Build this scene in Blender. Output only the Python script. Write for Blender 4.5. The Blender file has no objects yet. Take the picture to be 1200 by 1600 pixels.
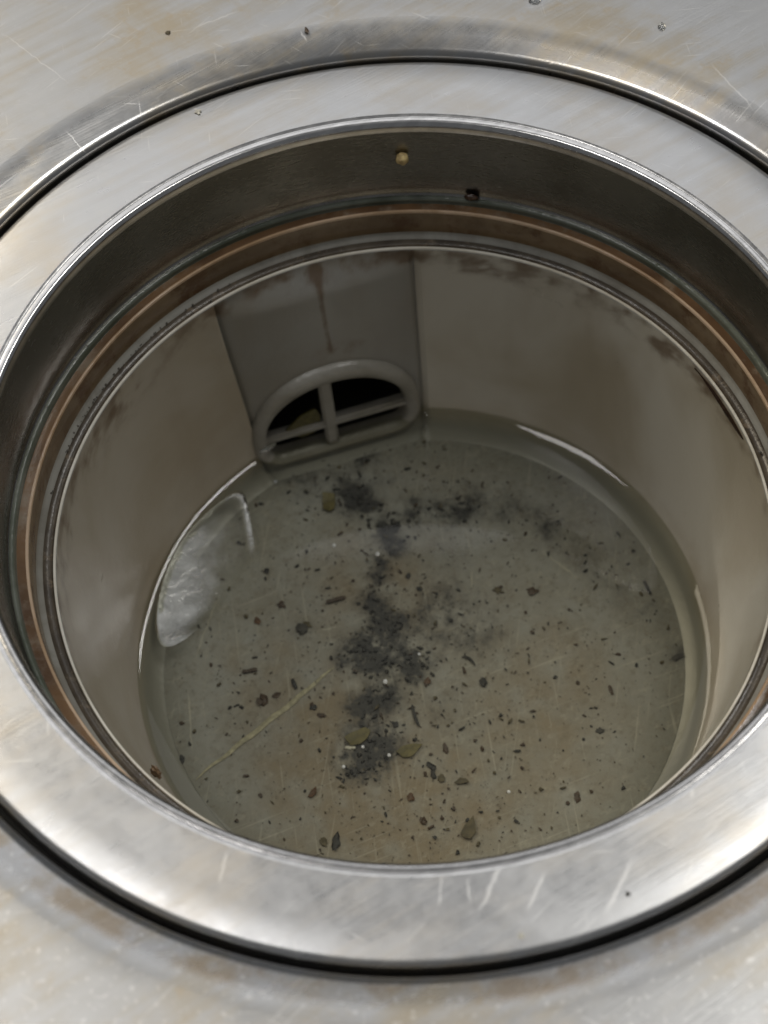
import bpy, bmesh, math, random
from mathutils import Vector, Matrix, noise
random.seed(7)
S = 0.085                       # metres per unit: everything is measured in radii of the steel ring
scene = bpy.context.scene
COL = scene.collection
# ------------------------------------------------------------------ camera
CAMP = Vector((0.0, -1.94831936, 3.09411336))
CAMR = Matrix(((0.9988577, 0.04561115, 0.0142448), (-0.03213399, 0.86181057, -0.50621137), (-0.0353652, 0.50517539, 0.86229179)))
FPX = 3000.0
cd = bpy.data.cameras.new('camera'); cam = bpy.data.objects.new('camera', cd); COL.objects.link(cam)
cam.matrix_world = Matrix.Translation(CAMP * S) @ CAMR.to_4x4()
cd.sensor_fit = 'VERTICAL'; cd.sensor_height = 36; cd.sensor_width = 27
cd.lens = 36 * FPX / 1600
cd.clip_start = 0.01; cd.clip_end = 50
cd.dof.use_dof = True; cd.dof.focus_distance = 3.95 * S; cd.dof.aperture_fstop = 19
scene.camera = cam
# ------------------------------------------------------------------ ambient room light and lamps
w = bpy.data.worlds.new('World'); scene.world = w; w.use_nodes = True
w.node_tree.nodes['Background'].inputs[0].default_value = (0.93, 0.96, 1.0, 1)
w.node_tree.nodes['Background'].inputs[1].default_value = 0.13

def area(name, direction, dist, sx, sy, power, col, along=(1, 0, 0)):
    l = bpy.data.lights.new(name, 'AREA'); l.shape = 'RECTANGLE'; l.size = sx; l.size_y = sy
    l.energy = power; l.color = col
    o = bpy.data.objects.new(name, l); COL.objects.link(o)
    d = Vector(direction).normalized()
    x = Vector(along); x = (x - d * x.dot(d)).normalized(); y = d.cross(x)
    o.matrix_world = Matrix.Translation(d * dist) @ Matrix((x, y, d)).transposed().to_4x4()
    return o
area('soft_box_light', (-0.12, 0.66, 0.74), 1.7, 1.5, 0.65, 3.0, (0.99, 0.99, 1.0))  # added soft box, placed to reflect off the flat ring
area('left_window_light', (-0.52, 0.50, 0.70), 1.9, 0.6, 0.7, 10, (1.0, 0.89, 0.70))
area('ceiling_lamp', (0.38, 0.25, 0.89), 1.9, 0.95, 0.14, 8.6, (1.0, 0.98, 0.94), (.47, .88, 0))
area('side_lamp', (-0.27, 0.08, 0.96), 2.0, 0.40, 0.24, 4.2, (1.0, 0.98, 0.96))
scene.view_settings.view_transform = 'Standard'; scene.view_settings.look = 'None'
scene.view_settings.exposure = 0.0; scene.view_settings.gamma = 1.0
scene.render.engine = 'CYCLES'
scene.cycles.max_bounces = 10; scene.cycles.glossy_bounces = 6; scene.cycles.transparent_max_bounces = 12
scene.cycles.use_denoising = True
scene.cycles.sample_clamp_indirect = 6

# ------------------------------------------------------------------ helpers
def ray(px, py):
    v = CAMR @ Vector(((px - 600) / FPX, -(py - 800) / FPX, -1.0))
    return v
def at(px, py, z):
    "point of the horizontal plane z (in ring radii) seen at a photograph pixel"
    v = ray(px, py); t = (z - CAMP.z) / v.z
    return CAMP + v * t
def tag(o, label=None, cat=None, group=None, kind=None):
    if label: o['label'] = label
    if cat: o['category'] = cat
    if group: o['group'] = group
    if kind: o['kind'] = kind
    return o
def empty(name, loc=(0, 0, 0)):
    o = bpy.data.objects.new(name, None); COL.objects.link(o); o.location = Vector(loc) * S
    o.empty_display_size = 0.02
    return o
def obj(name, verts, faces, mat, parent=None, loc=(0, 0, 0), sharp=40, smooth=True):
    me = bpy.data.meshes.new(name)
    me.from_pydata([Vector(v) * S for v in verts], [], faces)
    me.update()
    if smooth:
        for p in me.polygons: p.use_smooth = True
        me.set_sharp_from_angle(angle=math.radians(sharp))
    me.materials.append(mat)
    o = bpy.data.objects.new(name, me); COL.objects.link(o)
    o.location = Vector(loc) * S
    if parent:
        o.parent = parent
        o.matrix_parent_inverse = Matrix.Translation(-parent.location) if parent.type == 'EMPTY' else Matrix.Identity(4)
    return o
def lathe(name, prof, mat, parent=None, n=360, closed=False, sharp=40):
    V, F = [], []
    m = len(prof)
    for i in range(n):
        a = 2 * math.pi * i / n; c, s = math.cos(a), math.sin(a)
        for r, z in prof: V.append((r * c, r * s, z))
    for i in range(n):
        j = (i + 1) % n
        for k in range(m if closed else m - 1):
            l = (k + 1) % m
            F.append((i * m + k, j * m + k, j * m + l, i * m + l))
    return obj(name, V, F, mat, parent, sharp=sharp)
def arc(cx, cz, r, a0, a1, n):
    return [(cx + r * math.cos(math.radians(a0 + (a1 - a0) * i / n)), cz + r * math.sin(math.radians(a0 + (a1 - a0) * i / n))) for i in range(n + 1)]

# ------------------------------------------------------------------ materials
class NT:
    def __init__(s, name):
        s.m = bpy.data.materials.new(name); s.m.use_nodes = True; s.t = s.m.node_tree
        s.b = s.t.nodes['Principled BSDF']; s.out = s.t.nodes['Material Output']
        tc = s.n('ShaderNodeTexCoord'); mp = s.n('ShaderNodeVectorMath'); mp.operation = 'SCALE'
        geo = s.n('ShaderNodeNewGeometry')
        s.l(geo.outputs['Position'], mp.inputs[0]); mp.inputs['Scale'].default_value = 1 / S
        s.co = mp.outputs[0]
    def n(s, t): return s.t.nodes.new(t)
    def l(s, a, b): s.t.links.new(a, b)
    def put(s, v, sock):
        if isinstance(v, (int, float)): sock.default_value = v
        elif isinstance(v, tuple): sock.default_value = v if len(v) == 4 or sock.type == 'VECTOR' else (*v, 1)
        else: s.l(v, sock)
    def noise(s, scale, detail=4, rough=.55, vec=None, dist=0):
        n = s.n('ShaderNodeTexNoise'); n.inputs['Scale'].default_value = scale; n.inputs['Detail'].default_value = detail
        n.inputs['Roughness'].default_value = rough; n.inputs['Distortion'].default_value = dist
        s.l(vec or s.co, n.inputs['Vector']); return n.outputs['Fac']
    def map(s, rot=0, scale=(1, 1, 1), loc=(0, 0, 0), vec=None):
        r = s.n('ShaderNodeMapping'); r.inputs['Rotation'].default_value = (0, 0, -math.radians(rot))
        s.l(vec or s.co, r.inputs['Vector'])
        m = s.n('ShaderNodeMapping'); m.inputs['Scale'].default_value = scale; m.inputs['Location'].default_value = loc
        s.l(r.outputs[0], m.inputs['Vector']); return m.outputs[0]
    def math(s, op, a, b=0.0, c=None, clamp=False):
        m = s.n('ShaderNodeMath'); m.operation = op; m.use_clamp = clamp
        s.put(a, m.inputs[0]); s.put(b, m.inputs[1])
        if c is not None: s.put(c, m.inputs[2])
        return m.outputs[0]
    def ramp(s, v, lo, hi, a=0.0, b=1.0):
        m = s.n('ShaderNodeMapRange'); m.interpolation_type = 'SMOOTHSTEP'
        s.put(v, m.inputs[0]); m.inputs[1].default_value = lo; m.inputs[2].default_value = hi
        m.inputs[3].default_value = a; m.inputs[4].default_value = b; return m.outputs[0]
    def mix(s, f, a, b):
        m = s.n('ShaderNodeMix'); m.data_type = 'RGBA'
        s.put(f, m.inputs[0]); s.put(a, m.inputs[6]); s.put(b, m.inputs[7]); return m.outputs[2]
    def bump(s, h, strength, dist):
        b = s.n('ShaderNodeBump'); s.put(strength, b.inputs['Strength']); b.inputs['Distance'].default_value = dist * S
        s.l(h, b.inputs['Height']); s.l(b.outputs[0], s.b.inputs['Normal'])
    def attr(s, name):
        a = s.n('ShaderNodeAttribute'); a.attribute_name = name; return a.outputs['Fac']
    def radius(s):
        x = s.n('ShaderNodeSeparateXYZ'); s.l(s.co, x.inputs[0])
        return s.math('SQRT', s.math('ADD', s.math('MULTIPLY', x.outputs[0], x.outputs[0]), s.math('MULTIPLY', x.outputs[1], x.outputs[1])))
    def ycoord(s, k=1):
        x = s.n('ShaderNodeSeparateXYZ'); s.l(s.co, x.inputs[0]); return x.outputs[k]
    def scratch(s, rot, sx, sy, seed, lo, hi):
        "sparse short straight marks"
        v = s.map(rot, (sx, sy, 1), (seed, seed * 1.7, 0))
        f = s.noise(1.0, 1, .3, v)
        return s.ramp(f, lo, hi)
    def segments(s, segs):
        "single scratches: (x0,y0,x1,y1,halfwidth)"
        tot = None
        flat = s.n('ShaderNodeVectorMath'); flat.operation = 'MULTIPLY'; s.l(s.co, flat.inputs[0]); flat.inputs[1].default_value = (1, 1, 0)
        wob = s.noise(40, 2)
        for x0, y0, x1, y1, hw in segs:
            d = s.n('ShaderNodeVectorMath'); d.operation = 'SUBTRACT'; s.l(flat.outputs[0], d.inputs[0]); d.inputs[1].default_value = (x0, y0, 0)
            L = math.hypot(x1 - x0, y1 - y0); u = ((x1 - x0) / L, (y1 - y0) / L, 0)
            a = s.n('ShaderNodeVectorMath'); a.operation = 'DOT_PRODUCT'; s.l(d.outputs[0], a.inputs[0]); a.inputs[1].default_value = u
            b = s.n('ShaderNodeVectorMath'); b.operation = 'DOT_PRODUCT'; s.l(d.outputs[0], b.inputs[0]); b.inputs[1].default_value = (-u[1], u[0], 0)
            across = s.ramp(s.math('ABSOLUTE', s.math('ADD', b.outputs['Value'], s.math('MULTIPLY_ADD', wob, .012, -.006))), hw * .4, hw * 1.3, 1, 0)
            along = s.math('MULTIPLY', s.ramp(a.outputs['Value'], 0, L * .25), s.ramp(a.outputs['Value'], L * .7, L, 1, 0))
            k = s.math('MULTIPLY', across, along)
            tot = k if tot is None else s.math('MAXIMUM', tot, k)
        return tot

def seg(px0, py0, px1, py1, hwpx, z=0.0):
    a, b = at(px0, py0, z), at(px1, py1, z)
    return (a.x, a.y, b.x, b.y, hwpx / 800)

def steel(name, brush, base, stain, stain_amt, rough, segs=(), spots=0.0, edge=False):
    s = NT(name)
    fine = s.noise(1, 3, .6, s.map(brush, (6, 260, 1)))
    wide = s.noise(1, 4, .55, s.map(brush, (2.2, 34, 1), (3, 1, 0)))
    blot = s.noise(3.2, 5, .6, None, .4)
    mott = s.noise(24, 4, .65)
    col = s.mix(s.ramp(wide, .3, .72), base, tuple(c * .94 for c in base))
    st = s.math('MULTIPLY', s.ramp(s.math('MULTIPLY_ADD', wide, .35, s.math('MULTIPLY', blot, .8)), .50, .78), stain_amt)
    col = s.mix(st, col, stain)
    if spots:
        sp = s.math('MULTIPLY', s.ramp(mott, .54, .68), s.ramp(blot, .42, .6))
        col = s.mix(s.math('MULTIPLY', sp, spots), col, (.42, .355, .26))
        fk = s.math('MULTIPLY', s.ramp(s.noise(75, 3, .6), .58, .70), s.ramp(s.ycoord(), -.9, -.2, 1, .15))
        col = s.mix(s.math('MULTIPLY', fk, .35), col, (.80, .79, .77))
    if edge:                                # browner band in the rolled groove, strongest in front; also smoother there
        rad = s.radius()
        band = s.math('MULTIPLY', s.ramp(rad, 1.025, 1.04), s.ramp(rad, 1.060, 1.085, 1, 0))
        col = s.mix(s.math('MULTIPLY', s.math('MULTIPLY', band, s.math('MULTIPLY', s.ramp(s.noise(7, 5, .65), .40, .62), s.ramp(s.ycoord(), -.2, .5, 1, .12))), .75), col, (.33, .26, .18))
    sc = s.scratch(brush + 14, 7, 190, 4, .70, .80)
    for k, (dr, lo) in enumerate(((-28, .72), (66, .74), (-62, .75))):
        sc = s.math('MAXIMUM', sc, s.scratch(brush + dr, 9 + k, 170, 11 + 7 * k, lo, lo + .08))
    sc = s.math('MULTIPLY', sc, .30)
    if segs: sc = s.math('MAXIMUM', sc, s.math('MULTIPLY', s.segments(segs), .36))
    col = s.mix(s.math('MULTIPLY', sc, .75), col, (.86, .85, .82))
    s.put(col, s.b.inputs['Base Color']); s.b.inputs['Metallic'].default_value = 1
    r = s.math('MULTIPLY_ADD', fine, .12, s.math('MULTIPLY_ADD', mott, .14, rough - .13))
    r = s.math('MULTIPLY_ADD', st, .10, r)
    if edge: r = s.math('MULTIPLY', r, s.ramp(rad, 1.03, 1.12, .55, 1))
    if not edge: r = s.math('MULTIPLY_ADD', s.ramp(s.noise(5.5, 3, .5, None, .8), .50, .64), .035, r)     # dried water marks
    s.put(s.math('MULTIPLY_ADD', sc, .2, r), s.b.inputs['Roughness'])
    h = s.math('MULTIPLY_ADD', fine, .7, s.math('MULTIPLY', s.noise(9, 2), .9))
    s.bump(h, s.ramp(rad, 1.03, 1.13, .02, .10) if edge else .08, .006)
    return s.m

def plastic(name, col, col2, nscale, rough, rust=None, bump=.25, spec=.5, streak=None):
    s = NT(name)
    n1 = s.noise(nscale, 5, .6, None, .5)
    c = s.mix(s.ramp(n1, .35, .68), col, col2)
    if rust: c = s.mix(s.ramp(s.noise(nscale * 2.3, 5, .65), rust[1], rust[2]), c, rust[0])
    s.put(c, s.b.inputs['Base Color'])
    s.put(s.math('MULTIPLY_ADD', s.noise(nscale * 4, 3), .2, rough - .1), s.b.inputs['Roughness'])
    s.b.inputs['Specular IOR Level'].default_value = spec
    s.bump(s.noise(nscale * 9, 4, .6), bump, .01)
    return s.m

def plain(name, col, rough=.5, trans=0.0, metallic=0.0, spec=.5, vary=.25, alpha=None):
    s = NT(name)
    tc = s.n('ShaderNodeTexCoord'); mp = s.n('ShaderNodeVectorMath'); mp.operation = 'SCALE'; mp.inputs['Scale'].default_value = 1 / S
    s.l(tc.outputs['Object'], mp.inputs[0])
    n = s.noise(60, 3, .6, mp.outputs[0])
    s.put(s.mix(s.ramp(n, .3, .7), tuple(c * (1 - vary) for c in col), tuple(min(1, c * (1 + vary)) for c in col)), s.b.inputs['Base Color'])
    s.b.inputs['Roughness'].default_value = rough; s.b.inputs['Metallic'].default_value = metallic
    s.b.inputs['Specular IOR Level'].default_value = spec
    if trans: s.b.inputs['Transmission Weight'].default_value = trans; s.b.inputs['IOR'].default_value = 1.33
    if alpha is not None: s.b.inputs['Alpha'].default_value = alpha
    s.bump(n, .4, .01)
    return s.m

# ================================================================== basin floor (steel)
M_basin = steel('basin_steel', 32, (.445, .445, .443), (.40, .345, .255), .85, .35, spots=.55, edge=True,
                segs=[seg(100, 210, 170, 270, 1.2), seg(0, 60, 120, 150, 1.0), seg(1105, 110, 1180, 190, 1.6), seg(300, 60, 380, 30, 1.5), seg(480, 75, 470, 60, 1.2)])
edge = [(1.0165, -.11), (1.0165, -.03)] + [(1.0165 + .010 * (1 - math.cos(t)), -.03 + .026 * math.sin(t)) for t in [math.radians(a) for a in (20, 40, 55, 68)]]
edge += [(1.036, -.0008), (1.050, .0044), (1.064, .0098), (1.078, .0148), (1.091, .0182), (1.1040, .0200)]
BUP = .007
edge = [(r - .0045 * max(0, min(1, (1.09 - r) / .06)), z + BUP) for r, z in edge]
prof = [(1.1040, .0200), (1.118, .0208), (1.14, .0210), (1.25, .0210), (1.5, .0210), (2.2, .0210), (3.4, .0210)]
prof = [(r, z + BUP) for r, z in prof]
basin = tag(lathe('basin_floor', prof, M_basin, n=480), 'scratched stainless steel basin floor around the drain opening', 'basin floor', kind='structure')
lathe('rolled_edge', edge, M_basin, basin, n=480)

# ================================================================== black seal in the gap
M_rub = plastic('black_rubber', (.006, .006, .007), (.01, .01, .01), 14, .75, bump=.3)
tag(lathe('rubber_seal', [(.990, -.12), (.990, -.075), (1.000, -.066), (1.012, -.066), (1.022, -.075), (1.022, -.12)], M_rub),
    'thin black rubber seal in the gap round the steel ring', 'seal')

# ================================================================== steel ring with its inner sleeve
M_ring = steel('ring_steel', 30, (.515, .517, .52), (.50, .44, .35), .5, .30,
               segs=[seg(788, 1342, 745, 1432, 3), seg(853, 1360, 822, 1430, 2.6), seg(990, 1340, 942, 1435, 3), seg(1084, 1218, 1080, 1250, 3.0),
                     seg(1085, 1340, 1068, 1385, 2.2), seg(356, 1330, 342, 1385, 2.4), seg(336, 1292, 338, 1315, 2.2), seg(583, 1350, 588, 1362, 2.4),
                     seg(690, 1365, 685, 1420, 1.6), seg(730, 1370, 735, 1415, 1.6), seg(815, 1330, 822, 1345, 2.4), seg(300, 168, 318, 180, 2.5), seg(1150, 368, 1165, 375, 2)])
ring = empty('steel_ring', (0, 0, -.215))
tag(ring, 'brushed stainless steel ring with a dark inner sleeve round the drain', 'ring')
lathe('flange', [(.9985, -.06), (1.0, -.02), (.9995, -.010), (.997, -.004), (.992, -.0008), (.985, .0005), (.93, .0012), (.88, .0016), (.8465, .0018)], M_ring, ring, n=480)
def polished(name, col, rough):
    s = NT(name)
    n1 = s.noise(1, 3, .6, s.map(30, (10, 60, 10))); n2 = s.noise(30, 4, .65)
    s.put(s.mix(s.ramp(n1, .3, .7), col, tuple(c * .8 for c in col)), s.b.inputs['Base Color']); s.b.inputs['Metallic'].default_value = 1
    s.put(s.math('MULTIPLY_ADD', n2, .18, rough - .07), s.b.inputs['Roughness'])
    s.bump(n2, .07, .003)
    return s.m
M_pol = polished('polished_steel', (.68, .67, .66), .17)
lathe('lip', [(.8465, .0018), (.8430, .0014), (.8405, .0002), (.8385, -.0003), (.8365, .0000), (.8320, .0002), (.8280, .0000), (.8252, -.0008), (.8225, -.0030), (.8200, -.0068), (.8180, -.0118), (.8167, -.0165), (.8162, -.0205), (.8160, -.0230)], M_pol, ring, n=480, sharp=60)
s = NT('sleeve_steel')
rr = s.noise(1, 3, .6, s.map(0, (30, 30, 220)))
bl = s.noise(5, 4)
s.put(s.mix(s.ramp(bl, .35, .7), (.30, .292, .275), (.20, .19, .17)), s.b.inputs['Base Color']); s.b.inputs['Metallic'].default_value = 1
s.put(s.math('MULTIPLY_ADD', rr, .14, s.math('MULTIPLY_ADD', bl, .14, .13)), s.b.inputs['Roughness'])
s.bump(s.math('ADD', rr, s.noise(26, 3)), .06, .003)
lathe('sleeve', [(.8160, -.0228), (.8158, -.032), (.8152, -.06), (.8140, -.12), (.8132, -.17), (.8128, -.2000), (.8115, -.2130), (.8075, -.2195), (.803, -.2215)], s.m, ring, n=480)

# ================================================================== plastic sump cup
ZR, ZW, ZF = -.313, -.855, -.903           # rim, water surface, floor
PHI, HALF = math.radians(106.0), math.radians(18.8)
CX = .012
cup = empty('sump_cup', (0, 0, ZF))
tag(cup, 'stained grey plastic sump cup with stepped rim inside the steel ring', 'sump cup')
M_bead = plastic('seal_bead_plastic', (.17, .185, .15), (.09, .105, .075), 6, .15, bump=.15)
M_brown = plastic('brown_stained_plastic', (.22, .125, .06), (.12, .066, .034), 5, .18, ((.26, .20, .14), .5, .7), bump=.12)
M_tan = plastic('tan_stained_plastic', (.24, .17, .10), (.15, .10, .055), 6, .20, ((.12, .065, .03), .48, .68), bump=.12)
M_greyb = plastic('grey_bead_plastic', (.36, .35, .31), (.24, .225, .19), 7, .12, bump=.05)
M_dark = plastic('grimy_plastic', (.10, .08, .055), (.055, .042, .028), 12, .24, ((.17, .13, .085), .55, .7), bump=.1)
M_rim = plastic('rim_plastic', (.76, .73, .64), (.60, .56, .46), 8, .22, bump=.2)
lathe('seal_bead', [(.8100, -.2240)] + arc(.8035, -.2260, .0075, 60, 200, 8) + [(.793, -.2370)], M_bead, cup)
lathe('upper_ledge', [(.800, -.2330), (.793, -.2335), (.786, -.2330), (.7762, -.2318)], M_brown, cup)
M_edge = plastic('ledge_edge_plastic', (.66, .49, .34), (.42, .27, .15), 6, .15, bump=.1)
lathe('ledge_edge', [(.7764, -.2318)] + arc(.7737, -.2343, .0027, 85, 185, 6) + [(.7705, -.2375)], M_edge, cup)
lathe('step_wall', [(.7707, -.2373), (.7692, -.250), (.7688, -.275), (.7680, -.2985)], M_tan, cup)
lathe('step_bead', [(.7682, -.2983), (.7665, -.3030), (.7630, -.3060), (.7590, -.3075), (.7565, -.3110)], M_greyb, cup)
lathe('lower_ledge', [(.7568, -.3108), (.7500, -.3165), (.7420, -.3180), (.7365, -.3160)], M_dark, cup)
lathe('rim_edge', [(.7367, -.3162)] + arc(.7335, -.3135, .0036, 60, 200, 6), M_rim, cup)

# --- wall: round and tapering, with a flat panel where the outlet is
def sm(x): x = max(0., min(1., x)); return x * x * (3 - 2 * x)
def wall_r(a, z):
    t = (ZR - z) / (ZR - ZW)
    r = .7300 - .079 * t
    d = (a - PHI + math.pi) % (2 * math.pi) - math.pi
    e = abs(d) / HALF
    if e < 1.0:
        D = .700 - .078 * t
        flat = D / math.cos(d)
        b = sm((t - .0) / .14)
        rf = r + .004 * sm(t / .05)
        r2 = rf * (1 - b) + flat * b
        edge = sm((1 - e) / .03)
        r = r + (r2 + .0 - r) * edge + .007 * sm((1 - e) / .02) * sm(1 - (1 - e - .02) / .05) * sm(t / .04)
    elif e < 1.05: r -= .0035 * math.sin(math.pi * (e - 1) / .05) * sm(t / .06)
    return r
def gdz(z): return .686 - .078 * (ZR - z) / (ZR - ZW)
GD = .612                                   # grille plane distance from the axis
GN = Vector((math.cos(PHI), math.sin(PHI), 0)); GU = Vector((math.sin(PHI), -math.cos(PHI), 0))
HW, GZ0, GZS, GZ1 = .212, -.888, -.792, -.606   # half width, bottom, where the arch springs, crown
def outline(inset, n=40):
    "half-oval outline with rounded lower corners, (u, z) counter-clockwise"
    hw, z0, z1, zs = HW - inset, GZ0 + inset * .72, GZ1 - inset * 1.25, GZS
    rc = max(.014, .072 - inset)
    P = []
    for i in range(n + 1):
        t = math.pi * i / n
        P.append((hw * math.cos(t), zs + (z1 - zs) * math.sin(t) ** .96))
    for i in range(9):
        t = math.pi + math.pi / 2 * i / 8
        P.append((-hw + rc + rc * math.cos(t), z0 + rc + rc * math.sin(t)))
    for i in range(9):
        t = 1.5 * math.pi + math.pi / 2 * i / 8
        P.append((hw - rc + rc * math.cos(t), z0 + rc + rc * math.sin(t)))
    return P
def inside(P, u, z):
    c = False; j = len(P) - 1
    for i in range(len(P)):
        if (P[i][1] > z) != (P[j][1] > z) and u < (P[j][0] - P[i][0]) * (z - P[i][1]) / (P[j][1] - P[i][1]) + P[i][0]: c = not c
        j = i
    return c
HOLE = outline(.028)
angs = []
a = 0.0
while a < 360:
    d = abs((a - math.degrees(PHI) + 180) % 360 - 180)
    angs.append(math.radians(a)); a += .5 if d < 17.4 else (.12 if d < 19.2 else 1.25)
NZ = 64
zs = [ZR - .002 + (ZF - .0 - ZR) * k / NZ for k in range(NZ + 1)]
FR = .045                                   # fillet between wall and floor
V, F, rust = [], [], []
for a in angs:
    for z in zs:
        r = wall_r(a, z)
        h = z - ZF
        if h < FR: r -= FR - math.sqrt(max(0, FR * FR - (FR - h) ** 2))
        t = (ZR - z) / (ZR - ZW)
        V.append((r * math.cos(a) + CX * sm(t), r * math.sin(a), z))
        d = math.degrees((a - PHI + math.pi) % (2 * math.pi) - math.pi)
        p = Vector((math.cos(a) * 3, math.sin(a) * 3, z * 5))
        f1 = noise.fractal(p * 1.6, .8, 2.1, 5); f2 = noise.fractal(p * 5 + Vector((9, 2, 1)), .8, 2.1, 5)
        k = max(0, 1 - t * (6 + 5 * f1)) ** 1.3 * (.45 + .55 * f1 + .7 * f2)          # creeping down from the rim
        ad = math.degrees(a)
        for (ac, tc, sa, st_, am) in ((74, .07, 7, .05, 1.0), (63, .10, 9, .06, .5), (40, .08, 9, .06, .45), (30, .05, 11, .04, .45), (125, .05, 2, .06, .8), (88, .05, 2, .04, .9), (150, .09, 14, .07, .55), (176, .1, 20, .1, .3), (104, .04, 15, .04, .6)):
            dd = (ad - ac + 180) % 360 - 180
            k += am * math.exp(-(dd / sa) ** 2 - ((t - tc) / st_) ** 2) * max(0, .6 + .9 * f2)
        u = -math.tan(math.radians(d)) * .65
        if abs(d) < 14 and t < .50:                                                   # drip down the panel
            w_ = .0045 + .006 * math.exp(-(t / .15) ** 2)
            k += 1.0 * math.exp(-((u - .008 + .006 * f1) / w_) ** 2) * sm((.49 - t) / .04)
        k += .55 * math.exp(-((t - .47) / .045) ** 2) * math.exp(-((u - .04) / .09) ** 2) * max(0, .5 + f2)
        rust.append(min(1, max(0, k)))
nz = len(zs); na = len(angs); FP = []
for i in range(na):
    j = (i + 1) % na
    for k in range(nz - 1):
        am = (angs[i] + (angs[j] if j else 2 * math.pi)) / 2
        zc = (zs[k] + zs[k + 1]) / 2
        d = (am - PHI + math.pi) % (2 * math.pi) - math.pi
        if abs(d) < HALF:
            u = -math.tan(d) * (gdz(zc) + .014)
            if inside(HOLE, u, zc): continue
        (FP if abs(d) < HALF else F).append((i * nz + k, i * nz + k + 1, j * nz + k + 1, j * nz + k))
def cup_plastic(name, c0, c1, c2, brown=.38):
    s = NT(name)
    rs = s.math('ADD', s.attr('rust'), s.math('MULTIPLY_ADD', s.noise(45, 4, .7), .5, -.25))
    n1 = s.noise(2.2, 4, .55, None, .4)
    c = s.mix(s.ramp(n1, .36, .66), c0, c1)
    c = s.mix(s.math('MULTIPLY', s.ramp(s.noise(5, 3, .55, s.map(0, (1, 1, .3))), .5, .85), .5), c, c2)
    c = s.mix(s.math('MULTIPLY', s.ramp(s.ycoord(0), .1, -.5), brown), c, (.26, .195, .115))
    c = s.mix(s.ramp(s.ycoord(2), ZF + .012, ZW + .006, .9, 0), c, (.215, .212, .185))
    c = s.mix(s.ramp(rs, .05, 1.1, 0, .8), c, (.11, .062, .026))
    s.put(c, s.b.inputs['Base Color'])
    s.put(s.math('MULTIPLY_ADD', s.noise(9, 3), .2, .22), s.b.inputs['Roughness'])
    s.bump(s.noise(60, 3, .6), .10, .006)
    return s.m
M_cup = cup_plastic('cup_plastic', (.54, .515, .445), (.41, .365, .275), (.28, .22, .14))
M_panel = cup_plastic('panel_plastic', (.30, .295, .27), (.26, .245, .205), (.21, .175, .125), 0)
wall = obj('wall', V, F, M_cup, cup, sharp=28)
at_ = wall.data.attributes.new('rust', 'FLOAT', 'POINT'); at_.data.foreach_set('value', rust)
used = sorted({i for f in FP for i in f}); ix = {o_: k for k, o_ in enumerate(used)}
panel = obj('outlet_panel', [V[i] for i in used], [[ix[i] for i in f] for f in FP], M_panel, cup, sharp=28)
at_ = panel.data.attributes.new('rust', 'FLOAT', 'POINT'); at_.data.foreach_set('value', [rust[i] for i in used])

# --- floor with settled dirt (a map of silt plus a painted shadow arc)
SILT_SHADE = [(548, 775, 30, .9), (575, 795, 26, .8), (600, 825, 26, .9), (615, 850, 22, .8), (640, 800, 30, .6), (690, 800, 26, .6), (720, 790, 34, .7), (590, 880, 18, .7),
        (588, 905, 20, .7), (585, 940, 26, .7), (600, 975, 34, .75), (580, 1020, 40, .95), (550, 1028, 26, .8), (610, 1010, 30, .7), (645, 1035, 30, .7), (650, 1055, 22, .6),
        (690, 960, 62, .42), (740, 985, 60, .34), (660, 990, 40, .45), (600, 1085, 30, .8), (575, 1105, 30, .75), (565, 1150, 30, .9), (590, 1165, 30, 1.0), (570, 1190, 32, 1.1), (545, 1185, 24, .9), (610, 1150, 20, .9),
        (800, 800, 40, .38), (850, 815, 40, .36), (890, 840, 40, .32), (930, 875, 40, .28), (965, 915, 40, .25), (1065, 1027, 22, .5), (1015, 960, 30, .3), (472, 985, 16, .5), (690, 1100, 50, .25), (700, 880, 40, .25),  # first entries here paint the soft shadow arc at back right
        (480, 730, 60, .45), (560, 715, 60, .5), (430, 745, 30, .3)]
SILT_SHADE = [(at(x, y, ZF), r * 1.3 / 760, am) for x, y, r, am in SILT_SHADE]
BR = [(at(x, y, ZF), r / 760, am) for x, y, r, am in ((660, 1080, 300, .35), (560, 900, 90, .6), (500, 1130, 120, .7), (560, 1290, 160, .9), (880, 1050, 100, .5), (860, 1180, 110, .5), (700, 1300, 120, .5), (640, 930, 60, .5), (380, 1040, 70, .4))]
def silt(x, y):  # silt amount, with the painted shadow arc included
    k = 0
    for c, r, am in SILT_SHADE:
        q = ((x - c.x) ** 2 + (y - c.y) ** 2) / (r * r)
        if q < 6: k = max(k, am * math.exp(-q)) + .25 * am * math.exp(-q)
    return k
def brown(x, y):
    return sum(am * math.exp(-((x - c.x) ** 2 + (y - c.y) ** 2) / (r * r)) for c, r, am in BR)
V, F, sl, br = [], [], [], []
NR, NA = 90, 300
for k in range(NR + 1):
    for i in range(NA):
        a = 2 * math.pi * i / NA
        rmax = wall_r(a, ZF) - FR + .0008
        r = rmax * k / NR if k else .0001
        x, y = r * math.cos(a) + CX, r * math.sin(a)
        z = ZF + .0025 * noise.noise(Vector((x * 3, y * 3, 4)))* (1 - (k / NR) ** 6)
        V.append((x, y, z))
        n_ = noise.fractal(Vector((x * 14, y * 14, 2)), .9, 2.1, 5)
        n2 = noise.fractal(Vector((x * 45, y * 45, 7)), .8, 2.1, 4)
        sl.append(max(0, min(1.3, silt(x, y) * (.85 + .8 * n_ + .5 * n2))))
        br.append(max(0, min(1, brown(x, y) * (.8 + .8 * n_))))
for k in range(NR):
    for i in range(NA):
        j = (i + 1) % NA
        F.append((k * NA + i, (k + 1) * NA + i, (k + 1) * NA + j, k * NA + j))
s = NT('cup_floor_plastic')
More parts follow.
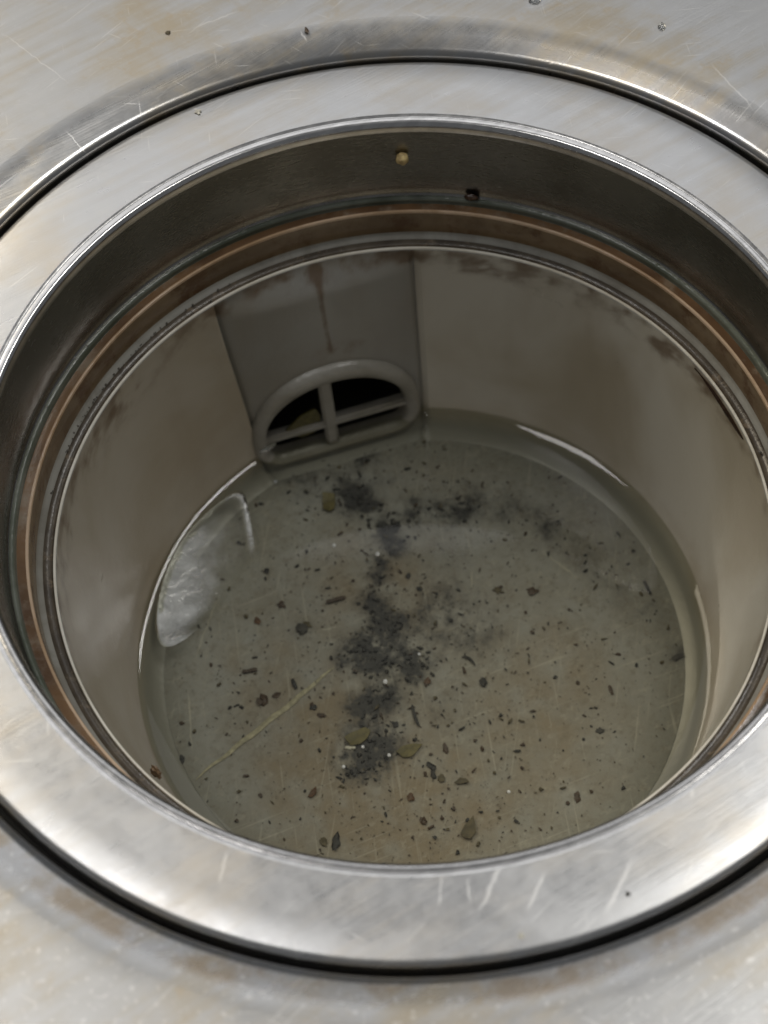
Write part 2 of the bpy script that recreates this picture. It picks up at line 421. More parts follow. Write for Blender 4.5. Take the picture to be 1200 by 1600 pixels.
n1 = s.noise(5, 6, .62, None, .5)
c = s.mix(s.ramp(n1, .34, .68), (.315, .318, .305), (.245, .235, .205))
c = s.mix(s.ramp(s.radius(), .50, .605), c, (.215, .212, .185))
c = s.mix(s.math('MULTIPLY', s.attr('brown'), .9), c, (.23, .18, .115))
c = s.mix(s.math('MULTIPLY', s.ramp(s.noise(48, 6, .75), .48, .70), .55), c, (.15, .12, .08))
c = s.mix(s.math('MULTIPLY', s.ramp(s.noise(36, 5, .7, s.map(40, (1, 1.6, 1), (5, 5, 0))), .52, .72), .4), c, (.42, .40, .34))
for rot in (80, 96, 20):
    c = s.mix(s.math('MULTIPLY', s.scratch(rot, 5, 120, rot * 1.3, .66, .8), .35), c, (.46, .44, .38))
c = s.mix(s.math('MULTIPLY', s.segments([seg(738, 890, 738, 925, 2, ZF), seg(845, 860, 905, 905, 2, ZF), seg(600, 1010, 618, 1085, 2.2, ZF), seg(500, 985, 530, 978, 2.5, ZF), seg(295, 1080, 300, 1180, 1.6, ZF), seg(345, 920, 300, 1040, 1.6, ZF)]), .45), c, (.5, .48, .40))
sv = s.math('MULTIPLY', s.attr('silt'), s.math('MULTIPLY_ADD', s.noise(75, 5, .8), 1.9, -.05))  # the silt attribute includes the painted shadow arc
c = s.mix(s.ramp(sv, .0, .88, 0, .96), c, (.017, .016, .016))
s.put(c, s.b.inputs['Base Color']); s.b.inputs['Roughness'].default_value = .45
s.bump(s.noise(80, 4), .3, .006)
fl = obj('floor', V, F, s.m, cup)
for nm, dat in (('silt', sl), ('brown', br)):  # silt holds the silt plus the painted shadow arc
    t_ = fl.data.attributes.new(nm, 'FLOAT', 'POINT'); t_.data.foreach_set('value', dat)

# --- grille: oval frame with a cross of bars, and the dark outlet behind it
M_gr = plastic('grille_plastic', (.30, .29, .255), (.235, .222, .185), 7, .22, bump=.25)
gr = empty('grille', GN * GD + Vector((0, 0, GZ0)))
gr.parent = cup; gr.matrix_parent_inverse = Matrix.Translation(-cup.location)
def gp(u, z, d): return GN * (gdz(z) + d - GD) + GU * u + Vector((0, 0, z))
def sweep_outline(name, insets, mat, parent):
    "insets: list of (inset, distance from axis); closed section"
    V, F = [], []
    rings = [outline(i) for i, d in insets]; n = len(rings[0]); m = len(insets)
    for k, (i_, d) in enumerate(insets):
        for u, z in rings[k]: V.append(gp(u, z, d))
    for k in range(m):
        l = (k + 1) % m
        for i in range(n):
            j = (i + 1) % n
            F.append((k * n + i, k * n + j, l * n + j, l * n + i))
    o = obj(name, V, F, mat, sharp=50); o.parent = parent
    o.matrix_parent_inverse = Matrix.Translation(-(GN * GD + Vector((0, 0, GZ0))) * S)
    return o
sweep_outline('frame', [(0, GD + .028), (.000, GD + .004), (.003, GD - .005), (.010, GD - .011), (.019, GD - .013), (.027, GD - .011), (.034, GD - .005), (.038, GD + .004), (.040, GD + .032)], M_gr, gr)
def gbar(name, u0, u1, z0, z1, d0, d1):
    bm = bmesh.new()
    vs = []
    for d in (d0, d1):
        for u, z in ((u0, z0), (u1, z0), (u1, z1), (u0, z1)): vs.append(bm.verts.new(gp(u, z, d)))
    for f in ((0, 1, 2, 3), (7, 6, 5, 4), (0, 4, 5, 1), (1, 5, 6, 2), (2, 6, 7, 3), (3, 7, 4, 0)): bm.faces.new([vs[i] for i in f])
    bmesh.ops.recalc_face_normals(bm, faces=bm.faces)
    bmesh.ops.bevel(bm, geom=list(bm.edges), offset=.0055, segments=3, affect='EDGES')
    bm.verts.ensure_lookup_table()
    o = obj(name, [v.co.copy() for v in bm.verts], [[v.index for v in f.verts] for f in bm.faces], M_gr, sharp=50)
    bm.free(); o.parent = gr; o.matrix_parent_inverse = Matrix.Translation(-(GN * GD + Vector((0, 0, GZ0))) * S)
    return o
for bmx in ((-.032, -.001, GZ0 + .012, GZ1 - .035, GD - .006, GD + .022),): gbar('upright_bar', *bmx)
gbar('cross_bar', -HW + .022, HW - .022, -.806, -.784, GD - .002, GD + .026)
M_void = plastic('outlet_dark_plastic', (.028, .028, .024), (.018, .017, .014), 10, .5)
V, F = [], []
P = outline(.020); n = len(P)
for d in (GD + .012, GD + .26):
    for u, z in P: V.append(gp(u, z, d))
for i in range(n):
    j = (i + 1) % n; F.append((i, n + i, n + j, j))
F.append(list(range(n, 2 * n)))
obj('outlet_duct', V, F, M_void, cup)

# ================================================================== water
def water_r(a):
    r = wall_r(a, ZW); h = ZW - ZF
    if h < FR: r -= FR - math.sqrt(max(0, FR * FR - (FR - h) ** 2))
    return r
V, F = [], []
NA = 480
dist = [0.0005, .002, .004, .0065, .0095, .013, .017, .022, .028, .036, .046, .06, .08, .11, .15, .2, .27, .36, .46, .56, .62]
for i in range(NA):
    a = 2 * math.pi * i / NA
    rw = water_r(a) + .0015
    d_ = abs((a - PHI + math.pi) % (2 * math.pi) - math.pi)
    rise = .0205 * (.80 + .12 * noise.noise(Vector((math.cos(a) * 2, math.sin(a) * 2, 1))))
    if d_ < HALF * .95: rw -= .0; rise *= .3
    for d in dist:
        r = max(.001, rw - d)
        x, y = r * math.cos(a) + CX, r * math.sin(a)
        V.append((x, y, ZW + rise * math.exp(-d / .040) + .0004 * noise.noise(Vector((x * 6, y * 6, 0)))))
m = len(dist)
for i in range(NA):
    j = (i + 1) % NA
    for k in range(m - 1): F.append((i * m + k, i * m + k + 1, j * m + k + 1, j * m + k))
V.append((CX, 0, ZW)); c_ = len(V) - 1
for i in range(NA): F.append((i * m + m - 1, c_, ((i + 1) % NA) * m + m - 1))
def thin_water(name, tint, rough=.02, bumps=None, milky=0.0, thick=False):
    s = NT(name); s.t.nodes.remove(s.b)
    tr = s.n('ShaderNodeBsdfTransparent'); tr.inputs[0].default_value = (*tint, 1)
    gl = s.n('ShaderNodeBsdfGlossy'); gl.inputs['Roughness'].default_value = rough
    fr = s.n('ShaderNodeFresnel'); fr.inputs[0].default_value = 1.33
    if bumps:
        b = s.n('ShaderNodeBump'); b.inputs['Strength'].default_value = bumps[1]; b.inputs['Distance'].default_value = bumps[2] * S
        s.l(s.noise(bumps[0], 3, .6, None, bumps[3] if len(bumps) > 3 else 0), b.inputs['Height']); s.l(b.outputs[0], gl.inputs['Normal']); s.l(b.outputs[0], fr.inputs['Normal'])
    base = tr.outputs[0]
    if milky:
        df = s.n('ShaderNodeBsdfDiffuse'); df.inputs[0].default_value = (.80, .83, .84, 1) if thick else (.48, .53, .55, 1)
        mm = s.n('ShaderNodeMixShader')
        fm = s.ramp(s.noise(14, 5, .6, None, 2.0), .3, .75, milky * .5, milky)
        s.put(s.math('MULTIPLY', fm, s.attr('thick')) if thick else fm, mm.inputs[0]); s.l(base, mm.inputs[1]); s.l(df.outputs[0], mm.inputs[2]); base = mm.outputs[0]
    mx = s.n('ShaderNodeMixShader'); s.put(s.math('MULTIPLY', fr.outputs[0], s.math('MULTIPLY_ADD', s.attr('thick'), 1.2, .0)) if thick else fr.outputs[0], mx.inputs[0]); s.l(base, mx.inputs[1]); s.l(gl.outputs[0], mx.inputs[2])
    s.l(mx.outputs[0], s.out.inputs['Surface'])
    return s.m
M_water = thin_water('murky_water', (.88, .88, .81), .012, (4, .03, .006), milky=.025)
tag(obj('water', V, F, M_water, sharp=180), 'shallow murky water standing on the floor of the cup', 'water', kind='structure')

# ================================================================== bright reflection on the water, painted as a pale sheet
def water_z(x, y): return ZW
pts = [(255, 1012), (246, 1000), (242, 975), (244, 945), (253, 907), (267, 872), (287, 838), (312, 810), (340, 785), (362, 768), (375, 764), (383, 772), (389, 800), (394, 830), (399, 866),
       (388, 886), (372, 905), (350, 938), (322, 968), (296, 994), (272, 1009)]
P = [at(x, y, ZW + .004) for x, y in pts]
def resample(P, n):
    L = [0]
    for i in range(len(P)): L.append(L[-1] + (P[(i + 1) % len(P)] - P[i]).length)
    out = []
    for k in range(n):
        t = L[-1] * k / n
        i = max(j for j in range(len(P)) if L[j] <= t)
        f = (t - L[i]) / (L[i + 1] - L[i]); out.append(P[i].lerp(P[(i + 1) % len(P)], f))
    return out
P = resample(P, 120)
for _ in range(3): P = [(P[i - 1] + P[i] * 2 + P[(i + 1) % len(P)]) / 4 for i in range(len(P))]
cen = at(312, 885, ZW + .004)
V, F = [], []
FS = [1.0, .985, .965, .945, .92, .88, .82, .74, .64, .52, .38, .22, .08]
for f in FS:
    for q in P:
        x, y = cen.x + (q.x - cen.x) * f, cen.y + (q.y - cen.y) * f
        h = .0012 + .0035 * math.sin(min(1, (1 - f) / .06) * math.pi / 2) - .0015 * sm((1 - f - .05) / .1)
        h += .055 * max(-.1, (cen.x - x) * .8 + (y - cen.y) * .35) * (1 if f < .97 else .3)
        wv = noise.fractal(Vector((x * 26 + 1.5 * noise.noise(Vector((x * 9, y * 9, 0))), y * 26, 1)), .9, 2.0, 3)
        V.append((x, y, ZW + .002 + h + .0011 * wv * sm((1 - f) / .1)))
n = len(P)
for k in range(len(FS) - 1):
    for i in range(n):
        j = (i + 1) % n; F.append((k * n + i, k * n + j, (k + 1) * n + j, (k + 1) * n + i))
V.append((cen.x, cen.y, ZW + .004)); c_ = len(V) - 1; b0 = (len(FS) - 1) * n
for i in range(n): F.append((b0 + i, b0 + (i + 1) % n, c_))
M_glint = thin_water('painted_glint', (.96, .96, .95), .12, (15, .22, .02, 2.4), milky=.85, thick=True)
for nd in M_glint.node_tree.nodes:
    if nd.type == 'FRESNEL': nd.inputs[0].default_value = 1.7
def pix(p):
    v = CAMR.transposed() @ (Vector(p) - CAMP); return 600 + FPX * v.x / -v.z, 800 - FPX * v.y / -v.z
fo = obj('painted_glint', V, F, M_glint, sharp=180)
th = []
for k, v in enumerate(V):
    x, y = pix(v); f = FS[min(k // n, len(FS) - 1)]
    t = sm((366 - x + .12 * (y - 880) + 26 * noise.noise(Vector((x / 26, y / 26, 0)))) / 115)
    low = sm((x + y - 1225) / 40) * sm((1010 - y) / 30)             # the painted reflection fades at the lower right without an edge
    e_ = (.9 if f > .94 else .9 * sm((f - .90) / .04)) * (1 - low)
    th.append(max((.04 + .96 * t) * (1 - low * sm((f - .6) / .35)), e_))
t_ = fo.data.attributes.new('thick', 'FLOAT', 'POINT'); t_.data.foreach_set('value', th)  # how strongly the painted reflection whitens the sheet
tag(fo, 'pale wrinkled painted light reflection on the water left of the grille', 'soap film')  # the sheet only paints a bright reflection on the water

# ================================================================== scraps and crumbs
M_black = plain('black_crumb', (.016, .014, .012), .5)
M_brownc = plain('brown_crumb', (.055, .030, .014), .45)
M_olive = plain('olive_leaf', (.125, .105, .035), .5)
M_oliveb = plain('olive_brown_flake', (.085, .066, .03), .55)
M_greyc = plain('grey_brown_crumb', (.05, .046, .04), .6)
M_pale = plain('pale_grain', (.62, .60, .52), .4)
M_pale_streak = plain('pale_streak', (.39, .36, .25), .5)
M_amber = plain('amber_grain', (.80, .56, .26), .2, vary=.4)
M_rustc = plain('reddish_flake', (.10, .048, .02), .5)
def crumb(name, px, py, z, w_, h_, mat, label, cat='crumb', ang=0, flat=.32, seed=1, rough=.75, group=None, sub=2, base=None, tilt=None):
    "lumpy grain; w_, h_ are its photographed width and depth in pixels, ang turns it in the plane"
    c = base or at(px, py, z)
    bm = bmesh.new(); bmesh.ops.create_icosphere(bm, subdivisions=sub, radius=1)
    sx, sy = w_ / 2 / 765, h_ / 2 / 765
    sz = min(sx, sy) * flat
    V = []
    ca, sa = math.cos(math.radians(ang)), math.sin(math.radians(ang))
    for v in bm.verts:
        k = 1 + rough * noise.fractal(v.co * 1.3 + Vector((seed * 3.1, seed, 0)), .8, 2, 3)
        x, y, zz = v.co.x * sx * k, v.co.y * sy * k, v.co.z * sz * k
        V.append((x * ca - y * sa, x * sa + y * ca, zz + sz * .75))
    F = [[v.index for v in f.verts] for f in bm.faces]; bm.free()
    if tilt is not None: V = [tilt @ Vector(v) for v in V]
    return tag(obj(name, V, F, mat, None, c), label, cat, group)
def flake(name, px, py, z, outl, mat, label, cat='scrap', thick=.003, curl=.004, base=None, seed=0):
    "thin curled scrap; outl is its photographed outline in pixels round (px, py)"
    c = base or at(px, py, z)
    Q = [at(px + x, py + y, z) - at(px, py, z) for x, y in outl]
    Q = resample(Q, 28)
    V, F = [], []
    for side in (1, 0):
        for f in (1, .66, .33):
            for i, q in enumerate(Q):
                e = 1 + .10 * noise.noise(q * 60 + Vector((seed, 0, 0)))
                d = q.length * f / max(.001, max(k.length for k in Q))
                V.append((q.x * f * e, q.y * f * e, .001 + thick * side + curl * d * d + .002 * noise.noise(q * 40 * f)))
        V.append((0, 0, .001 + thick * side))
    n = len(Q); m = 3 * n + 1
    for s_ in (0, 1):
        o = s_ * m
        for k in (0, 1):
            for i in range(n):
                j = (i + 1) % n; f = (o + k * n + i, o + k * n + j, o + (k + 1) * n + j, o + (k + 1) * n + i); F.append(f if not s_ else f[::-1])
        for i in range(n):
            j = (i + 1) % n; f = (o + 2 * n + i, o + 2 * n + j, o + 3 * n); F.append(f if not s_ else f[::-1])
    for i in range(n):
        j = (i + 1) % n; F.append((i, m + i, m + j, j))
    return tag(obj(name, V, F, mat, None, c), label, cat)
def strand(name, pix, z, wpx, mat, label, cat, taper=.5, flat=.6, lift=.002):
    "bent stalk or thread through photograph pixels"
    ctr = at(*pix[len(pix) // 2], z)
    Q = [at(x, y, z) - ctr for x, y in pix]
    R_ = []
    for i in range(len(Q) - 1):
        for k in range(5): 
            t = k / 5; p0 = Q[max(0, i - 1)]; p1 = Q[i]; p2 = Q[i + 1]; p3 = Q[min(len(Q) - 1, i + 2)]
            R_.append(.5 * ((2 * p1) + (p2 - p0) * t + (2 * p0 - 5 * p1 + 4 * p2 - p3) * t * t + (3 * p1 - p0 - 3 * p2 + p3) * t ** 3))
    R_.append(Q[-1])
    V, F = [], []; m = 8; n = len(R_)
    for i, q in enumerate(R_):
        d = (R_[min(n - 1, i + 1)] - R_[max(0, i - 1)]).normalized(); s_ = Vector((-d.y, d.x, 0))
        u = i / (n - 1); r = wpx / 2 / 765 * (1 - taper * abs(2 * u - 1) ** 2) * (1 + .15 * noise.noise(q * 70))
        for k in range(m):
            a = 2 * math.pi * k / m
            V.append(q + s_ * r * math.cos(a) + Vector((0, 0, lift + r * flat * (1 + math.sin(a)))))
    for i in range(n - 1):
        for k in range(m):
            l = (k + 1) % m; F.append((i * m + k, i * m + l, (i + 1) * m + l, (i + 1) * m + k))
    F.append(list(range(m))[::-1]); F.append([(n - 1) * m + k for k in range(m)])
    return tag(obj(name, V, F, mat, None, ctr), label, cat)
Z0 = ZF + .001
flake('leaf_scrap', 514, 785, Z0, [(-10, -13), (0, -14), (9, -12), (10, 0), (9, 12), (0, 15), (-9, 12), (-10, 0)], M_olive, 'square olive yellow leaf scrap beside the black specks below the grille', 'leaf scrap', seed=1)
flake('leaf_scrap', 562, 1152, Z0, [(-24, 2), (-10, -8), (8, -14), (18, -10), (12, 2), (0, 12), (-14, 14)], M_olive, 'olive leaf scrap at upper edge of the blackest silt patch', 'leaf scrap', seed=2)
flake('leaf_scrap', 638, 1172, Z0, [(-20, 4), (-8, -6), (8, -9), (22, -8), (14, 2), (4, 12), (-8, 12)], M_olive, 'pointed olive leaf scrap just right of the blackest silt patch', 'leaf scrap', seed=3)
flake('brown_flake', 732, 1296, Z0, [(-12, 6), (-6, -6), (2, -14), (8, -20), (10, -8), (12, 6), (4, 16), (-8, 14)], M_oliveb, 'large olive brown flake close to the near steel ring', 'flake', seed=4)
flake('brown_flake', 722, 1222, Z0, [(-12, 2), (-4, -6), (6, -4), (12, 2), (4, 2), (-4, 4)], M_oliveb, 'thin crescent brown flake above the large olive brown flake', 'flake', seed=5)
flake('brown_flake', 488, 1240, Z0, [(-7, 6), (-2, -4), (6, -9), (7, 0), (0, 7)], M_rustc, 'reddish brown flake below left of the blackest silt patch', 'flake', seed=6)
strand('stick', [(510, 942), (518, 940), (528, 937), (540, 934)], Z0, 7.5, M_brownc, 'straight brown stalk bit left of the dark silt trail', 'stalk bit', taper=.15)
strand('stick', [(379, 1050), (386, 1050), (394, 1048), (402, 1047)], Z0, 7, M_brownc, 'short dark brown stalk bit lying level on the left floor', 'stalk bit', taper=.15)
strand('stick', [(1006, 909), (1010, 917), (1013, 923), (1016, 929)], Z0, 6.5, M_black, 'black stalk bit alone near the right wall', 'stalk bit', taper=.3)
strand('stick', [(952, 1072), (954, 1078), (957, 1086)], Z0, 6, M_brownc, 'tiny brown stalk bit on the clear right floor', 'stalk bit', taper=.4)
strand('stick', [(457, 1062), (460, 1070), (463, 1077)], Z0, 7, M_black, 'short black stalk bit touching the pale diagonal streak', 'stalk bit', taper=.3)
strand('thread', [(722, 1027), (731, 1028), (738, 1034), (742, 1040)], Z0, 4.5, M_black, 'curved black thread right of the silt trail', 'thread')
strand('thread', [(644, 1102), (646, 1112), (649, 1122), (652, 1130), (655, 1135)], Z0, 5.5, M_black, 'bent dark thread standing upright right of the lower silt', 'thread')
strand('pale_streak', [(522, 1043), (506, 1055), (488, 1072), (470, 1086), (448, 1106), (424, 1123), (400, 1144), (376, 1161), (352, 1182), (328, 1198), (306, 1219)], ZF + .001, 10, M_pale_streak, 'long pale straw coloured streak running diagonally across the left floor', 'fibre', taper=.85, flat=.2, lift=.0005)  # thin pale strip along a faint diagonal line on the floor
for i, (px, py, w_, h_, mt, ang, lab) in enumerate([
    (411, 1094, 20, 18, M_brownc, 20, 'dark ragged clump left of the pale streak'),
    (432, 1086, 14, 9, M_brownc, 20, 'small oval crumb touching the right of the ragged clump'),
    (472, 982, 20, 20, M_greyc, 0, 'grey brown clump left of the dark silt trail'),
    (479, 977, 11, 14, M_oliveb, 70, 'olive crumb on the upper right of the grey brown clump'),
    (831, 923, 20, 13, M_brownc, -20, 'smooth brown oval seed on the upper right floor'),
    (777, 922, 15, 11, M_oliveb, 0, 'pale brown oval seed left of the smooth brown seed'),
    (525, 1314, 13, 27, M_black, -12, 'large black seed nearest the front steel ring'),
    (506, 1316, 11, 14, M_oliveb, 20, 'small olive seed just left of the large black seed'),
    (755, 1066, 13, 13, M_black, 20, 'angular black crumb right of the silt trail below the thread'),
    (668, 1065, 12, 10, M_rustc, 0, 'dark reddish crumb at the right edge of the silt trail'),
    (673, 1197, 20, 9, M_black, -40, 'branching black crumb right of the pointed leaf scrap'),
    (677, 1210, 9, 18, M_black, 0, 'upright black crumb joined under the branching crumb'),
    (690, 1216, 13, 10, M_oliveb, 30, 'dark olive crumb right of the upright black crumb'),
    (696, 1170, 9, 16, M_brownc, 10, 'narrow brown crumb right of the pointed leaf scrap tip'),
    (642, 1246, 13, 13, M_rustc, 0, 'rust brown crumb below the pointed leaf scrap'),
    (661, 1283, 11, 12, M_brownc, 30, 'dark brown crumb left of the large olive brown flake'),
    (938, 1142, 14, 9, M_greyc, 0, 'flat grey oval crumb on the lower right floor'),
    (902, 1246, 10, 15, M_brownc, 0, 'brown crumb near the ring at lower right'),
    (1083, 1136, 11, 8, M_greyc, 0, 'dark crumb close to the right foot of the wall'),
    (285, 1186, 8, 14, M_black, 10, 'dark teardrop crumb at the lower left edge of the floor'),
    (402, 970, 11, 14, M_rustc, 20, 'brown crumb right of the painted glint tip'),
    (417, 892, 10, 10, M_black, 0, 'round black crumb right of the painted glint'),
    (440, 945, 13, 13, M_brownc, 40, 'brown crumb left of the straight stalk bit'),
    (1058, 1027, 22, 9, M_greyc, 20, 'blurred grey clump near the right wall'),
    (617, 1132, 10, 10, M_black, 50, 'black crumb between the two leaf scraps above the silt'),
    (490, 1105, 12, 9, M_black, 10, 'black crumb right of the pale streak'),
    (503, 1118, 14, 8, M_brownc, -20, 'elongated brown crumb below the black one beside the pale streak'),
    (607, 1087, 11, 10, M_black, 0, 'black crumb in the middle of the silt trail'),
    (563, 783, 14, 12, M_black, 0, 'black crumb right of the square leaf scrap'),
    (620, 823, 11, 17, M_black, -30, 'tall black crumb at the top of the silt trail'),
    (638, 900, 9, 9, M_black, 0, 'round black crumb in the pale gap right of the silt trail'),
    (656, 921, 9, 9, M_black, 0, 'lower round black crumb in the pale gap right of the silt trail'),
    (721, 787, 13, 6, M_black, 0, 'flat black crumb on the back right floor')]):
    crumb('crumb', px, py, Z0, w_, h_ * 1.12, mt, lab, seed=i + 1, ang=ang)
crumb('pale_grain', 548, 1168, Z0, 21, 7, M_pale, 'white rice like grain on the blackest silt patch', 'grain', seed=60, rough=.1)
# --- things outside the water
def on_cyl(px, py, r):
    v = ray(px, py); a = v.x ** 2 + v.y ** 2; b = 2 * (CAMP.x * v.x + CAMP.y * v.y); c = CAMP.x ** 2 + CAMP.y ** 2 - r * r
    t = (-b + math.sqrt(b * b - 4 * a * c)) / (2 * a); return CAMP + v * t
def wall_tilt(p):
    z = Vector((-p.x, -p.y, 0)).normalized(); x = Vector((0, 0, 1)).cross(z).normalized(); y = z.cross(x)
    return Matrix((x, y, z)).transposed()
q = on_cyl(628, 243, .8128); crumb('amber_grain', 0, 0, 0, 21, 24, M_amber, 'round amber grain stuck on the back of the dark steel sleeve', 'grain', base=q, tilt=wall_tilt(q), flat=.9, seed=33, rough=.18, sub=3)
M_wetd = plain('wet_dark_crumb', (.06, .028, .014), .08, spec=.8)
q = on_cyl(737, 306, .806); crumb('wet_crumb', 0, 0, 0, 25, 13, M_wetd, 'wet dark crumb at the foot of the steel sleeve behind', 'crumb', base=q, tilt=wall_tilt(q), flat=.7, seed=12, rough=.2, sub=3)
M_tanc = plain('tan_crumb', (.15, .095, .05), .4)
def on_near(px, py, r):
    v = ray(px, py); a = v.x ** 2 + v.y ** 2; b = 2 * (CAMP.x * v.x + CAMP.y * v.y); c = CAMP.x ** 2 + CAMP.y ** 2 - r * r
    return CAMP + v * ((-b - math.sqrt(b * b - 4 * a * c)) / (2 * a))
q = at(241, 1209, ZR - .03); q = q * 1.0; rq = math.hypot(q.x, q.y); q.x *= .716 / rq; q.y *= .716 / rq
crumb('tan_crumb', 0, 0, 0, 20, 18, M_tanc, 'tan crumb stuck under the cup rim at lower left', 'crumb', base=q, tilt=wall_tilt(q), flat=.6, seed=14, sub=3)
M_drop = plain('water_drop', (.9, .9, .88), .02, trans=1.0, vary=.02)
def dome(name, c, rx, ry, h, mat, label, cat, group=None, tilt=None, parent=None):
    V, F = [], []; m, k_ = 20, 7
    for k in range(k_):
        t = math.pi / 2 * k / (k_ - 1) * .97
        for i in range(m):
            a = 2 * math.pi * i / m; V.append(Vector((rx * math.cos(t) * math.cos(a) * (1 + .06 * math.sin(2 * a + rx * 900)), ry * math.cos(t) * math.sin(a), h * math.sin(t))))
    for k in range(k_ - 1):
        for i in range(m):
            j = (i + 1) % m; F.append((k * m + i, k * m + j, (k + 1) * m + j, (k + 1) * m + i))
    F.append([(k_ - 1) * m + i for i in range(m)]); F.append([i for i in range(m)][::-1])
    if tilt is not None: V = [tilt @ v for v in V]
    return tag(obj(name, V, F, mat, None, c, sharp=80), label, cat, group)
BZ = .0282
dome('water_drop', at(1034, 42, BZ), .0085, .011, .008, M_drop, 'clear water drop on the basin floor at upper right', 'water drop')
dome('water_drop', at(836, 1, BZ), .014, .011, .009, M_drop, 'dark water drop on the basin floor cut by the top edge', 'water drop')
q = gp(-.180, -.80, GD - .012); dome('water_drop', q, .024, .009, .009, M_drop, 'wet bright drop on the left end of the grille cross bar', 'water drop', tilt=wall_tilt(q))
crumb('basin_crumb', 479, 47, BZ, 6, 14, M_brownc, 'small brown crumb on the basin floor behind the ring', 'crumb', seed=21, ang=15)
crumb('basin_crumb', 263, 51, BZ, 8, 8, M_oliveb, 'tiny olive crumb on the basin floor at upper left', 'crumb', seed=22)
crumb('basin_crumb', 310, 175, .0012, 11, 10, M_pale, 'pale speck on the ring flange at upper left', 'crumb', seed=23, flat=.3)
crumb('basin_crumb', 981, 1397, .0012, 6, 6, M_greyc, 'tiny grey speck on the front right of the ring flange', 'crumb', seed=24, flat=.3)
crumb('basin_crumb', 814, 1462, .0012, 7, 7, M_pale, 'tiny white speck on the front of the ring flange', 'crumb', seed=25, flat=.3)
# scrap caught in the grille
V = []
gq = [(-.125, -.782), (-.085, -.745), (-.045, -.735), (-.036, -.765), (-.045, -.812), (-.085, -.822), (-.115, -.806)]
Q = resample([Vector((u, z, 0)) for u, z in gq], 24)
F = []
for d in (GD + .010, GD + .006):
    for p_ in Q: V.append(gp(p_.x, p_.y, d - .004 * noise.noise(p_ * 30)) )
n = 24
for i in range(n):
    j = (i + 1) % n; F.append((i, j, n + j, n + i))
F.append(list(range(n))[::-1]); F.append(list(range(n, 2 * n)))
tag(obj('leaf_scrap', V, F, plain('green_leaf', (.085, .075, .018), .45)), 'yellow green leaf scrap caught in the grille', 'leaf scrap')
# dark residue under the rim
V, F = [], []
N = 30
for i in range(N + 1):
    u = i / N; a = math.radians(15.5 + 16 * u)
    for k in range(5):
        v_ = k / 4; z = ZR - .008 - (.004 + .014 * math.sin(math.pi * min(1, u * 1.15)) ** .7 * (1 - .5 * u)) * v_
        r = wall_r(a, z) - .0012 - .0035 * math.sin(math.pi * v_) * math.sin(math.pi * max(.02, min(.98, u))) * (1 + .4 * noise.noise(Vector((a * 60, v_ * 3, 0))))
        V.append((r * math.cos(a) , r * math.sin(a), z))
for i in range(N):
    for k in range(4): F.append((i * 5 + k, i * 5 + k + 1, i * 5 + k + 6, i * 5 + k + 5))
tag(obj('grease_streak', V, F, plain('dark_grease', (.030, .014, .006), .35)), 'dark brown grease streak under the cup rim at right', 'grease streak')
# --- tiny bright bubbles on the water
M_bub = plain('bubble', (.85, .87, .85), .04, trans=.35, spec=1.0, vary=.03)
bub = None
for (px, py, r, lab) in ((590, 866, 4.2, 'bright bubble at the top of the dark silt trail'), (522, 852, 3.6, 'bubble below the square olive leaf scrap'),
        (602, 1065, 4.2, 'bright bubble in the middle of the silt trail'), (567, 1167, 3, 'bubble beside the white grain on the blackest silt'),
        (537, 1198, 3.2, 'bubble at the lower left edge of the blackest silt'), (608, 1180, 3.2, 'bubble between the blackest silt and the pointed leaf scrap'),
        (795, 1237, 3, 'lone tiny bubble on the lower right water'), (655, 1022, 2.6, 'tiny bubble right of the middle silt patch')):
    dome('bubble', at(px, py, ZW), r / 765, r / 765, r / 765 * .9, M_bub, lab, 'bubble', 'bubbles on the water')
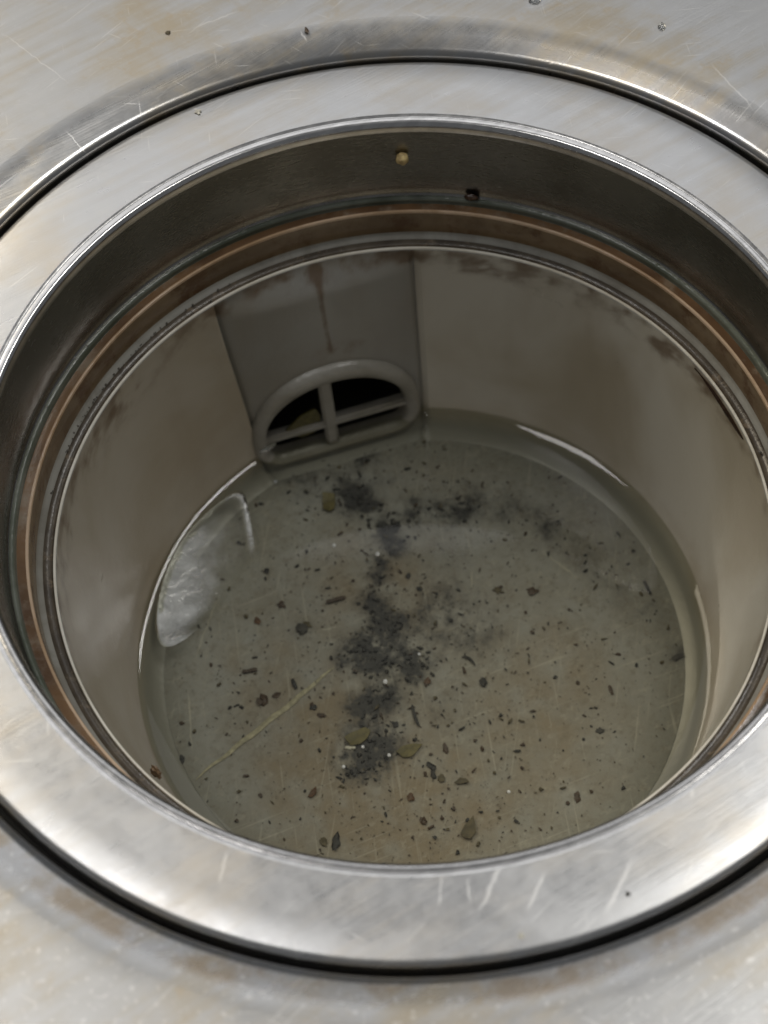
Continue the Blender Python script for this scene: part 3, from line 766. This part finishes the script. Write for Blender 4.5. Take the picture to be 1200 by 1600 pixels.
# --- fine silt grains too small to pick apart
rnd = random.Random(3)
V, F = [], []; FM = []
def grain(x, y, z, r, mi, asp, rot):
    b = len(V); m = 6
    ca, sa = math.cos(rot), math.sin(rot)
    for lev, (k, zz) in enumerate(((1, 0), (.72, .5))):
        for i in range(m):
            a = 2 * math.pi * i / m; rr = r * k * rnd.uniform(.45, 1.35)
            u, v_ = rr * math.cos(a) * asp, rr * math.sin(a) / asp
            V.append((x + u * ca - v_ * sa, y + u * sa + v_ * ca, z + zz * r))
    for i in range(m):
        j = (i + 1) % m; F.append((b + i, b + j, b + m + j, b + m + i)); FM.append(mi)
    F.append([b + m + i for i in range(m)]); FM.append(mi)
cnt = 0
while cnt < 4200:
    a = rnd.uniform(0, 6.2832); r = .60 * math.sqrt(rnd.random()); x, y = r * math.cos(a), r * math.sin(a)
    if math.hypot(x - CX, y) > .595: continue
    s_ = silt(x, y); cl = .5 + .5 * noise.noise(Vector((x * 7, y * 7, 9)))
    # more grains towards the front middle, as they have drifted
    near = math.exp(-((x + .02) / .22) ** 2)
    if rnd.random() > .045 + .13 * cl * near + .34 * min(1, s_ * s_ * 1.3): continue
    size = min(4.2, .62 * rnd.paretovariate(1.75)) / 765
    mi = 0 if (rnd.random() < .35 + .6 * min(1, s_)) else (1 if rnd.random() < .6 else 2)
    grain(x, y, ZF + .0022, size, mi, rnd.uniform(.7, 2.0), rnd.uniform(0, 6.28)); cnt += 1
so = obj('silt_grains', V, F, M_black)
so.data.materials.append(M_brownc); so.data.materials.append(M_oliveb)
so.data.polygons.foreach_set('material_index', FM)
tag(so, 'fine dark silt grains scattered over the cup floor under water', 'silt', kind='stuff')
# --- fine water beads clinging to the ledges at left
V, F = [], []
def bead(p, r):
    b = len(V); m = 8
    for t in (0, .6, 1.15):
        for i in range(m):
            a = 2 * math.pi * i / m; V.append((p[0] + r * math.cos(t) * math.cos(a), p[1] + r * math.cos(t) * math.sin(a), p[2] + r * math.sin(t)))
    for k in (0, 1):
        for i in range(m):
            j = (i + 1) % m; F.append((b + k * m + i, b + k * m + j, b + (k + 1) * m + j, b + (k + 1) * m + i))
    F.append([b + 2 * m + i for i in range(m)])
for _ in range(60):
    a = math.radians(rnd.gauss(148, 12)); r = rnd.choice((.757, .757, .7575, .8035, .8035)) + rnd.gauss(0, .0012)
    z = -.3082 if r < .78 else -.2200
    bead((r * math.cos(a), r * math.sin(a), z), rnd.choice((.0012, .0016, .0020, .0028)))
for _ in range(26):
    a = math.radians(rnd.gauss(-22, 4)); bead((.8035 * math.cos(a), .8035 * math.sin(a), -.22), rnd.choice((.0014, .002, .003)))
for px, py in ((1188, 707), (445, 402), (330, 470)):
    p = at(px, py, -.312); bead(p, .0035)
tag(obj('water_beads', V, F, plain('wet_bead', (.12, .11, .09), .04, spec=1.0, vary=.05)), 'fine water beads clinging along the ledges of the cup rim', 'water beads', kind='stuff')
